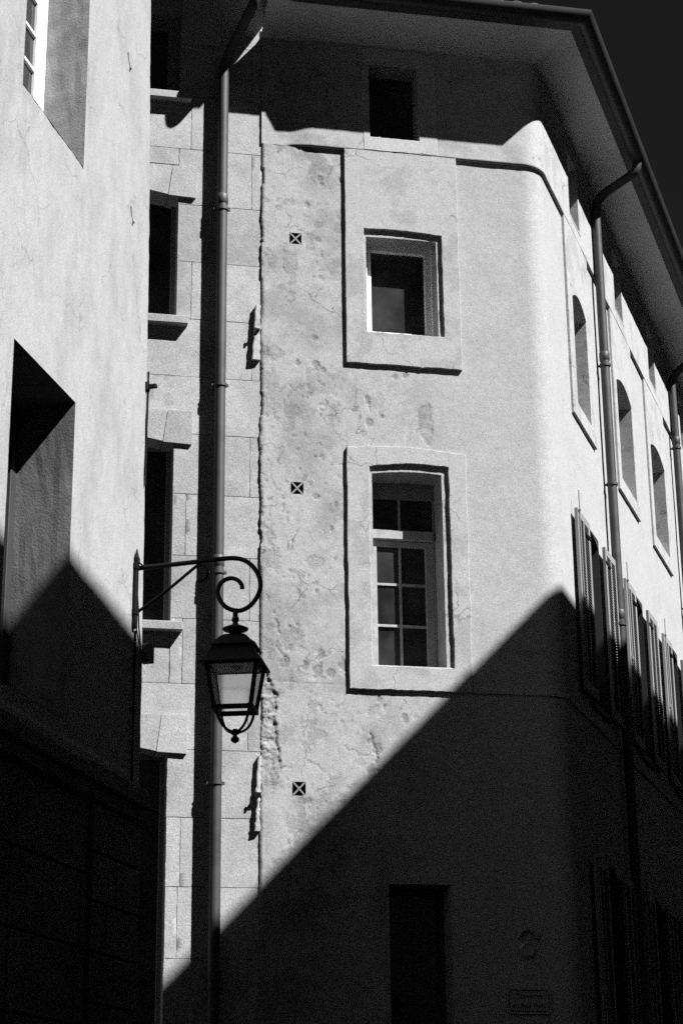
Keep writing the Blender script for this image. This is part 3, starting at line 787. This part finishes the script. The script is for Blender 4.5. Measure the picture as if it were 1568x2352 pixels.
# settlement crack under the upper window
cr = np.abs(U + 1.508 + .004 * fbm(Z / .1, Z * 0, 211, 2)); H -= .006 * np.exp(-(cr / .008) ** 2) * ((Z < 8.53) & (Z > 7.95))
en = lend(Z) + .006 * fbm(Z / .12, Z * 0 + 2, 207, 4)
sh = np.clip((U + .6) / .6, 0, 1) * en
edge = (U > -.0001)
H = np.where(U > -.03, H - .01 * (U > -.0001), H)
hole = np.zeros((len(ul) - 1, len(zl) - 1), bool); cu = (ul[:-1] + ul[1:]) / 2; cz = (zl[:-1] + zl[1:]) / 2
for a, b_, c, d in LW: hole |= ((cu > a) & (cu < b_))[:, None] & ((cz > c) & (cz < d))[None, :]
XX = U + sh; YY = -H
# return wall round the end
XX = np.concatenate([XX, XX[-1:] + .004, XX[-1:] - .02], 0); YY = np.concatenate([YY, YY[-1:] + .02, YY[-1:] + 7.0], 0); Z2 = np.concatenate([Z, Z[-1:], Z[-1:]], 0)
hole = np.concatenate([hole, np.zeros((2, hole.shape[1]), bool)], 0)
link('wall', grid_mesh('wall', XX, YY, Z2, hole, M['left']), FL.mat(), left)
for k, (a, b_, c, d) in enumerate(LW):
    dep = .46 if k == 0 else .46
    b = MB()
    n = 10
    for (x, sgn) in ((a, 1), (b_, -1)):
        v = []; f = []
        for i in range(n + 1):
            for j in range(12): v.append((x + sgn * .004 * random.uniform(0, 1) * (0 < i < n) , -.003 + (dep + .003) * i / n, c + (d - c) * j / 11))
        for i in range(n):
            for j in range(11):
                q = (i * 12 + j, i * 12 + 12 + j, i * 12 + 13 + j, i * 12 + 1 + j); f.append(q)
        b.add(v, f)
    b.add([(a, -.003, d), (b_, -.003, d), (b_, dep, d), (a, dep, d)], [(0, 1, 2, 3)]); b.add([(a, -.003, c), (b_, -.003, c), (b_, dep, c), (a, dep, c)], [(3, 2, 1, 0)])
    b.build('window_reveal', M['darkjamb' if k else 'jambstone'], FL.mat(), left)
def lframe(name, outer, inner, y0, y1, mat, parent):
    o_ = frame_bars(name, outer, inner, y0, y1, mat, FL, parent); return o_
w = lframe('window', (-2.69, -1.515, 8.53, 10.75), (-2.60, -1.60, 8.62, 10.66), .33, .43, M['white'], left)
lframe('sash', (-2.60, -2.10, 8.62, 10.66), (-2.55, -2.15, 8.68, 10.6), .345, .40, M['white'], w)
lframe('sash', (-2.10, -1.60, 8.62, 10.66), (-2.03, -1.67, 8.70, 10.6), .345, .40, M['white'], w)
b = MB()
for z in (9.0, 9.29, 9.585, 9.88, 10.17):
    b.box(-2.55, -2.15, .35, .39, z, z + .022); b.box(-2.03, -1.67, .35, .39, z, z + .022)
b.build('glazing_bar', M['white'], FL.mat(), w)
zs = [8.70, 9.0, 9.022, 9.29, 9.312, 9.585, 9.607, 9.88, 9.902, 10.17, 10.192, 10.6]
for x0, x1 in ((-2.55, -2.15), (-2.03, -1.67)):
    for i in range(6): MB().box(x0, x1, .37, .375, zs[2 * i], zs[2 * i + 1]).build('pane', M['glass'], FL.mat(), w)
w = lframe('window', (-2.625, -1.50, 4.42, 6.68), (-2.50, -1.60, 4.5, 6.6), .41, .5, M['door'], left)
MB().box(-2.10, -2.04, .42, .49, 4.5, 6.6).build('glazing_bar', M['slat'], FL.mat(), w)
for x0, x1 in ((-2.50, -2.10), (-2.04, -1.60)): MB().box(x0, x1, .455, .46, 4.5, 6.6).build('pane', M['glass'], FL.mat(), w)
# ground floor in old stone under a worn cornice
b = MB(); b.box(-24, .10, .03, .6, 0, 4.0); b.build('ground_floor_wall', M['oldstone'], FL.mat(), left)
u = -4.2
k = 0
while u < .08:
    L_ = random.uniform(.45, .75); e = min(u + L_, .125)
    b = MB(); y = random.uniform(-.012, .012)
    b.add(*(lambda q: (q.v, q.f))(MB().box(u + .004, e - .004, -.085 + y, .1, 4.08, 4.20 + random.uniform(-.02, .02), .012)))
    b.box(u + .004, e - .004, -.045 + y, .1, 3.98, 4.08, .01)
    b.build('cornice_stone', M['oldstone'], FL.mat(), left); u = e
zc = 3.97; k = 0
while zc > .2:
    h = .333
    for a, c in (((-.91, -.42), (-.42, .10)) if k % 2 else ((-.91, -.6), (-.6, .10))):
        MB().box(a + .006, c - .006, -.02, .1, zc - h + .008, zc - .004, .01).build('quoin_stone', M['oldstone'], FL.mat(), left)
    zc -= h; k += 1
zc = 3.97
while zc > .2:
    u = -4.4 + random.uniform(0, .3)
    while u < -.95:
        e = min(u + random.uniform(.5, .8), -.93)
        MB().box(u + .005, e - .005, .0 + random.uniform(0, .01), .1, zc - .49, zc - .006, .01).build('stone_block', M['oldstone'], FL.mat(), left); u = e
    zc -= .495
b = MB(); v = []; f = []
pr = [(0.0, 16.0), (.5, 15.9), (.6, 15.9), (.6, 15.96), (-5, 17.6), (-5, 16.0)]
for u in (-24, .15):
    for o_, z in pr: v.append((u, -o_, z))
for k in range(6): f.append((k, (k + 1) % 6, 6 + (k + 1) % 6, 6 + k))
f.append((0, 1, 2, 3, 4, 5)); f.append((11, 10, 9, 8, 7, 6)); b.add(v, f)
b.build('roof', M['tile'], FL.mat(), left)
MB().box(-24, -.05, .7, 7.0, 0, 15.95).build('house_body', M['opp'], FL.mat(), left)

# ------------------------------------------------------------------ the house across the street whose eaves throw the long shadow
FO = Frame((2.82031144, -0.99959177), radians(19.515651 + 180))     # its facade faces the street
opp = thing('opposite_house', 'long plain house across the street, out of frame, whose eaves shade the corner', 'building', FO.mat())
pS = FL.P + FL.w * -1.86 + Vector((0, 0, 5.6)); pS = pS + sdir * ((16.0 - pS.z) / sdir.z)
XS = (Vector((pS.x, pS.y, 0)) - FO.P).dot(FO.w)          # where the taller house ends
def terrace(parent, x0, x1, ze):
    b = MB(); b.box(x0, x1, .6, 9, 0, ze - .05); b.build('wall', M['opp'], FO.mat(), parent)
    b = MB(); v = []; f = []
    pr = [(-.6, ze - .1), (0, ze - .1), (0, ze), (-5, ze + 1.3), (-9.6, ze), (-9.6, ze - .1)]
    for u in (x0, x1):
        for o_, z in pr: v.append((u, -o_, z))
    for k in range(6): f.append((k, (k + 1) % 6, 6 + (k + 1) % 6, 6 + k))
    f.append((0, 1, 2, 3, 4, 5)); f.append((11, 10, 9, 8, 7, 6)); b.add(v, f)
    b.build('roof', M['tile'], FO.mat(), parent)
terrace(opp, -70, XS, 16.0)
opp2 = thing('opposite_house', 'lower plain house across the street, out of frame, joined to the taller one', 'building', FO.mat(XS))
terrace(opp2, XS + .01, 40, 15.6)
for i in range(7):
    for z in (5.2, 8.6, 12.0):
        if -24.5 + i * 4 > XS: break
        w = frame_bars('window', (-26 + i * 4, -24.9 + i * 4, z, z + 2), (-25.92 + i * 4, -24.98 + i * 4, z + .08, z + 1.92), .54, .60, M['greypaint'], FO, opp)
        MB().box(-25.92 + i * 4, -24.98 + i * 4, .57, .58, z + .08, z + 1.92).build('pane', M['glass'], FO.mat(), w)

# ------------------------------------------------------------------ drainpipes
def clampmesh():
    b = MB(); b.lathe([(.064, -.016), (.071, -.016), (.071, .016), (.064, .016)], 18)
    b.box(-.092, -.06, -.010, .010, -.012, .012); b.box(.06, .088, -.012, .012, -.014, .014); b.box(-.012, .012, .06, .12, -.012, .012)
    return b.mesh('clamp', M['zinc'], True)
clamp_me = clampmesh()
def joint_me():
    b = MB(); b.lathe([(.058, -.06), (.0655, -.05), (.0655, .05), (.058, .06)], 18); return b.mesh('pipe_socket', M['zinc'], True)
sock_me = joint_me()
def bend(pts, r=.12, n=5):
    out = [Vector(pts[0])]
    for a, b, c in zip(pts[:-2], pts[1:-1], pts[2:]):
        a, b, c = Vector(a), Vector(b), Vector(c); d1 = (a - b).normalized(); d2 = (c - b).normalized()
        rr = min(r, (a - b).length * .45, (c - b).length * .45)
        p, q = b + d1 * rr, b + d2 * rr
        for i in range(n + 1):
            t = i / n; out.append(p * (1 - t) ** 2 + b * 2 * t * (1 - t) + q * t * t)
    out.append(Vector(pts[-1])); return out
def downpipe(fr, u, off, clamps, tops, label, r=.058):
    t = thing('downpipe', label, 'drainpipe', fr.mat(u, off, 0), 'zinc drainpipes on the house fronts')
    pts = [(0, 0, 0.0)] + [(0, 0, z) for z in (3, 6, 9, 11)] + tops
    MB().tube(bend(pts), r, 20).build('pipe', M['zinc'], fr.mat(u, off, 0), t, True)
    for z in clamps:
        link('clamp', clamp_me, fr.mat(u, off, z), t)
    for z in clamps[::2]: link('pipe_socket', sock_me, fr.mat(u, off, z + .12), t)
    return t
downpipe(FC, -3.65, .080, [3.2, 5.17, 7.34, 9.41, 11.49], [(0, 0, 13.30), (.14, -.28, 13.58), (.27, -.585, 13.80), (.27, -.60, 14.0)], 'tall drainpipe in front of the stone house, left of the lit plaster wall')
downpipe(FR, 3.02, .10, [3.0, 5.3, 7.75, 9.55, 11.15], [(0, 0, 13.42), (0, -.10, 13.56), (-.02, -.56, 13.80), (-.02, -.60, 13.98)], 'drainpipe down the side wall between its first and second arched windows')
downpipe(FR, 8.95, .10, [3.0, 5.3, 7.75, 9.55, 12.15], [(0, 0, 13.35), (0, -.25, 13.55), (0, -.60, 13.86), (0, -.615, 14.0)], 'drainpipe at the right edge, beyond the third arched window')

# ------------------------------------------------------------------ ventilation grilles
vl = ['square crossed vent grille highest on the plaster, left of the upper window', 'square crossed vent grille between upper and lower, left of the tall window', 'square crossed vent grille lowest on the plaster, near the spalled strip']
b = MB(); s_ = VS
b.box(-s_, s_, .10, .12, -s_, s_)
for x0, x1, z0, z1 in ((-s_ - .001, -s_ + .003, -s_, s_), (s_ - .003, s_ + .001, -s_, s_), (-s_, s_, s_ - .003, s_ + .001), (-s_, s_, -s_ - .001, -s_ + .003)): b.box(x0, x1, .002, .1, z0, z1)
vbox = b.mesh('vent_box', M['door'])
b = MB()
for sg in (-1, 1):
    d = .006
    b.prism([(-s_, sg * -s_ - d), (-s_ + 2 * d, sg * -s_ - d), (s_, sg * s_ - d), (s_, sg * s_ + d), (s_ - 2 * d, sg * s_ + d), (-s_, sg * -s_ + d)] if sg > 0 else
            [(-s_, s_ - d), (s_ - 2 * d, -s_ - d), (s_, -s_ - d), (s_, -s_ + d), (-s_ + 2 * d, s_ + d), (-s_, s_ + d)], .001 + .001 * sg, .012)
vbar = b.mesh('cross_bar', M['greypaint'])
for (u, z), lab in zip(VENTS, vl):
    t = thing('vent_grille', lab, 'vent', FC.mat(u, 0, z), 'vent grilles on the plaster wall')
    link('vent_box', vbox, FC.mat(u, 0, z), t); link('cross_bar', vbar, FC.mat(u, 0, z), t)

# ------------------------------------------------------------------ the street lamp on its scrolled bracket
LU = -.11
base = FL.mat(LU, 0, 5.70)
lamp = thing('street_lamp', 'black wrought iron lantern hanging from a scrolled wall bracket', 'street lamp', base)
def LP(pts): return [(0, -a, z - 5.70) for a, z in pts]
def smooth_pts(p, n=4):
    out = []
    p = [Vector(q) for q in p]
    for i in range(len(p) - 1):
        a = p[max(i - 1, 0)]; b_ = p[i]; c = p[i + 1]; d = p[min(i + 2, len(p) - 1)]
        for k in range(n):
            t = k / n
            out.append(.5 * ((2 * b_) + (-a + c) * t + (2 * a - 5 * b_ + 4 * c - d) * t * t + (-a + 3 * b_ - 3 * c + d) * t ** 3))
    out.append(p[-1]); return out
arm = [(.0, 5.879), (.24, 5.886), (.478, 5.894), (.641, 5.9), (.759, 5.9), (.844, 5.877), (.911, 5.824), (.958, 5.749), (.972, 5.67), (.952, 5.595), (.899, 5.525), (.829, 5.49), (.769, 5.494), (.705, 5.526), (.661, 5.583), (.644, 5.645), (.660, 5.704), (.703, 5.737), (.754, 5.743), (.801, 5.721), (.828, 5.685), (.832, 5.655)]
ap = smooth_pts(LP(arm))
rr = [.0185 - .002 * i / len(ap) for i in range(len(ap))]
MB().tube(ap, rr, 10).build('bracket_arm', M['iron'], base, lamp, True)
br = [(.0, 5.523), (.237, 5.679), (.455, 5.845), (.499, 5.866), (.54, 5.848), (.561, 5.8), (.548, 5.761), (.518, 5.743), (.484, 5.745)]
MB().tube(smooth_pts(LP(br)), .0125, 8).build('brace', M['iron'], base, lamp, True)
b = MB(); b.box(-.028, .028, -.03, .0, -.30, .20, .004); b.box(-.022, .022, -.04, .0, .20, .25, .004)
b.lathe([(.02, .0), (.012, .03), (.003, .07)], 8, (0, -.02, .25)); b.tube([(0, -.03, .22), (.03, -.06, .19), (.05, -.09, .185)], .006, 6)
b.box(-.034, .034, -.036, .0, .155, .20, .003); b.box(-.034, .034, -.036, .0, -.20, -.155, .003)
b.build('wall_bar', M['iron'], base @ Matrix.Translation((-.045, 0, 0)), lamp)
hub = FL.mat(LU, .781, 5.485) @ Matrix.Rotation(radians(7), 4, 'Z') @ Matrix.Rotation(radians(-1.6), 4, 'Y') @ Matrix.Diagonal((1.15, 1.15, 1, 1))
b = MB(); b.lathe([(.017, .02), (.017, -.04), (.024, -.055), (.024, -.07), (.016, -.085), (.022, -.10), (.055, -.115), (.082, -.128), (.085, -.138), (.075, -.148), (.045, -.155), (.038, -.165), (.042, -.19)], 20)
b.build('finial', M['iron'], hub, lamp, True)
b = MB(); b.pyr([(.03, -.175), (.06, -.185), (.085, -.205), (.115, -.245), (.150, -.278), (.142, -.284), (.10, -.275)]); b.build('cap', M['iron'], hub, lamp)
b = MB(); b.pyr([(.118, -.262), (.135, -.30), (.163, -.365), (.200, -.415), (.196, -.425), (.15, -.418)])
b.build('lantern_roof', M['iron'], hub, lamp)
HT, HB, ZT, ZBm = .158, .116, -.418, -.735
b = MB()
for sx, sy in ((-1, -1), (1, -1), (1, 1), (-1, 1)):
    p = MB(); w_ = .013
    v = []
    for h, z in ((HT, ZT), (HB, ZBm)):
        v += [(sx * h - w_, sy * h - w_, z), (sx * h + w_, sy * h - w_, z), (sx * h + w_, sy * h + w_, z), (sx * h - w_, sy * h + w_, z)]
    p.add(v, [(0, 1, 5, 4), (1, 2, 6, 5), (2, 3, 7, 6), (3, 0, 4, 7), (0, 3, 2, 1), (4, 5, 6, 7)])
    p.build('lantern_post', M['iron'], hub, lamp)
def hoop(h, z0, z1, t):
    q = MB()
    q.box(-h, h, -h, -h + t, z0, z1); q.box(-h, h, h - t, h, z0, z1); q.box(-h, -h + t, -h + t, h - t, z0, z1); q.box(h - t, h, -h + t, h - t, z0, z1); return q
hoop(HB + .016, ZBm - .02, ZBm + .012, .03).build('bottom_frame', M['iron'], hub, lamp)
hoop(HT + .014, ZT - .014, ZT + .005, .02).build('top_frame', M['iron'], hub, lamp)
for k in range(4):
    a = pi / 2 * k
    q = MB(); v = []
    for h, z in ((HT - .004, ZT - .012), (HB - .004, ZBm + .012)): v += [(-h + .01, -h, z), (h - .01, -h, z)]
    q.add([v[0], v[1], v[3], v[2]], [(0, 1, 2, 3)])
    q.build('lantern_pane', M['frosted'], hub @ Matrix.Rotation(a, 4, 'Z'), lamp)
b = MB(); b.pyr([(.136, -.422), (.136, -.426)]); b.build('added_reflector', M['white'], hub, lamp)  # white disc added under the roof to brighten the upper panes
b = MB(); b.lathe([(.02, -.427), (.035, -.43), (.035, -.44), (.015, -.445)], 14); b.build('lamp_holder', M['white'], hub, lamp, True)
for k in range(4):
    a = pi / 2 * k + pi / 4
    rb = [(.146, -.745), (.138, -.79), (.108, -.85), (.065, -.888), (.03, -.90), (.0, -.90)]
    MB().tube(smooth_pts([(q[0] * cos(a), q[0] * sin(a), q[1]) for q in rb]), .0095, 7).build('rib', M['iron'], hub, lamp, True)
b = MB(); b.lathe([(.012, -.88), (.028, -.90), (.03, -.915), (.012, -.928), (.014, -.935), (.024, -.945), (.028, -.958), (.024, -.972), (.008, -.984)], 14); b.build('bottom_finial', M['iron'], hub, lamp, True)

# ------------------------------------------------------------------ small fittings on the left house
b = MB(); b.box(-.018, .018, -.085, .03, -.016, .016, .004); b.box(-.03, .03, -.02, .01, -.035, .035, .004)
tag(b.build('iron_stub', M['iron'], FL.mat(.03, .0, 7.42)), 'short black iron stub sticking out of the left house corner', 'iron bar')
for u, z, lab in ((-.60, 9.95, 'small chipped plug scar with wire end high on the left wall'), (-.43, 8.66, 'small curved iron hook on the bright left wall, lower of two')):
    t = MB(); t.tube(smooth_pts([(-.035, -.004, .10), (-.04, -.012, .03), (-.02, -.014, -.01), (.015, -.012, -.025), (.03, -.014, -.012)]), .0032, 6); t.box(.022, .034, -.012, .004, -.022, -.006)
    tag(t.build('wall_hook', M['zinc'], FL.mat(u, 0, z)), lab, 'hook', 'small hooks on the left wall')
b = MB(); b.box(-.035, .06, -.07, .02, -.05, .09, .006)
tag(b.build('junction_box', M['oldstone'], FL.mat(.10, .0, 5.25)), 'small dark cable box on the left house corner below the lamp bracket', 'box')
b = MB(); pts = [(0, -.012, 0)] + [(random.uniform(-.006, .006), -.012, -.3 * k) for k in range(1, 18)]
b.tube(smooth_pts(pts), .008, 6)
tag(b.build('wall_cable', M['iron'], FL.mat(-.12, 0, 5.39)), 'thin dark cable running down the wall below the lamp bracket', 'cable')
b = MB(); b.tube(smooth_pts([(.10 - .002 * k + random.uniform(-.006, .006) - .0, -.012, 7.55 - .12 * k) for k in range(9)]), .008, 6)
tag(b.build('wall_cable', M['iron'], FL.mat(-.065, 0, 0)), 'short length of dark cable on the left house edge, beside the iron stub', 'cable')

# ------------------------------------------------------------------ street name plates and the round wall ornament in the shade
def plate(u, z, w, h, lab, rows):
    t = thing('street_sign', lab, 'sign', FC.mat(u, .003, z), 'street name plates on the corner house')
    c = .03
    oc = [(-w / 2, -h / 2 + c), (-w / 2 + c, -h / 2), (w / 2 - c, -h / 2), (w / 2, -h / 2 + c), (w / 2, h / 2 - c), (w / 2 - c, h / 2), (-w / 2 + c, h / 2), (-w / 2, h / 2 - c)]
    MB().prism(oc, -.02, 0).build('plate', M['enamel'], FC.mat(u, .003, z), t)
    b = MB(); e = .014
    for i in range(8):
        p, q = oc[i], oc[(i + 1) % 8]; k1 = 1 - 2 * .02 / w; k0 = k1 - .03
        b.add([(p[0] * k1, -.0215, p[1] * (1 - .04 / h)), (q[0] * k1, -.0215, q[1] * (1 - .04 / h)), (q[0] * k0, -.0215, q[1] * (1 - .06 / h)), (p[0] * k0, -.0215, p[1] * (1 - .06 / h))], [(0, 1, 2, 3)])
    b.build('border', M['ink'], FC.mat(u, .003, z), t)
    for txt, dz, size in rows:
        cu = bpy.data.curves.new('lettering', 'FONT'); cu.body = txt; cu.size = size; cu.align_x = 'CENTER'; cu.align_y = 'CENTER'; cu.extrude = .001
        tmp = bpy.data.objects.new('lettering_curve', cu); COL.objects.link(tmp); bpy.context.view_layer.update()
        me = bpy.data.meshes.new_from_object(tmp.evaluated_get(bpy.context.evaluated_depsgraph_get())); bpy.data.objects.remove(tmp); bpy.data.curves.remove(cu)
        me.name = 'lettering'; me.materials.clear(); me.materials.append(M['ink']); o_ = bpy.data.objects.new('lettering', me); COL.objects.link(o_)
        place(o_, FC.mat(u, .003 + .022, z + dz) @ Matrix.Rotation(pi / 2, 4, 'X'), t)
plate(-.525, 3.11, .45, .25, 'pale street name plate with two lines of lettering on the shaded wall', [('Traverse', .045, .075), ('du Bon Puits', -.05, .068)])
med = thing('wall_ornament', 'small round ornament in a hooded niche above the street name plate', 'ornament', FC.mat(-.515, 0, 3.66))
MB().lathe([(.0, 0), (.085, 0), (.085, .02), (.06, .035), (.045, .02), (.0, .02)], 22).build('disc', M['enamel'], FC.mat(-.515, 0, 3.60) @ Matrix.Rotation(pi / 2, 4, 'X'), med, True)
MB().tube([(.10 * cos(a), -.03, .10 * sin(a)) for a in np.linspace(.15, pi - .15, 12)], .02, 8).build('hood', M['enamel'], FC.mat(-.515, 0, 3.70), med, True)
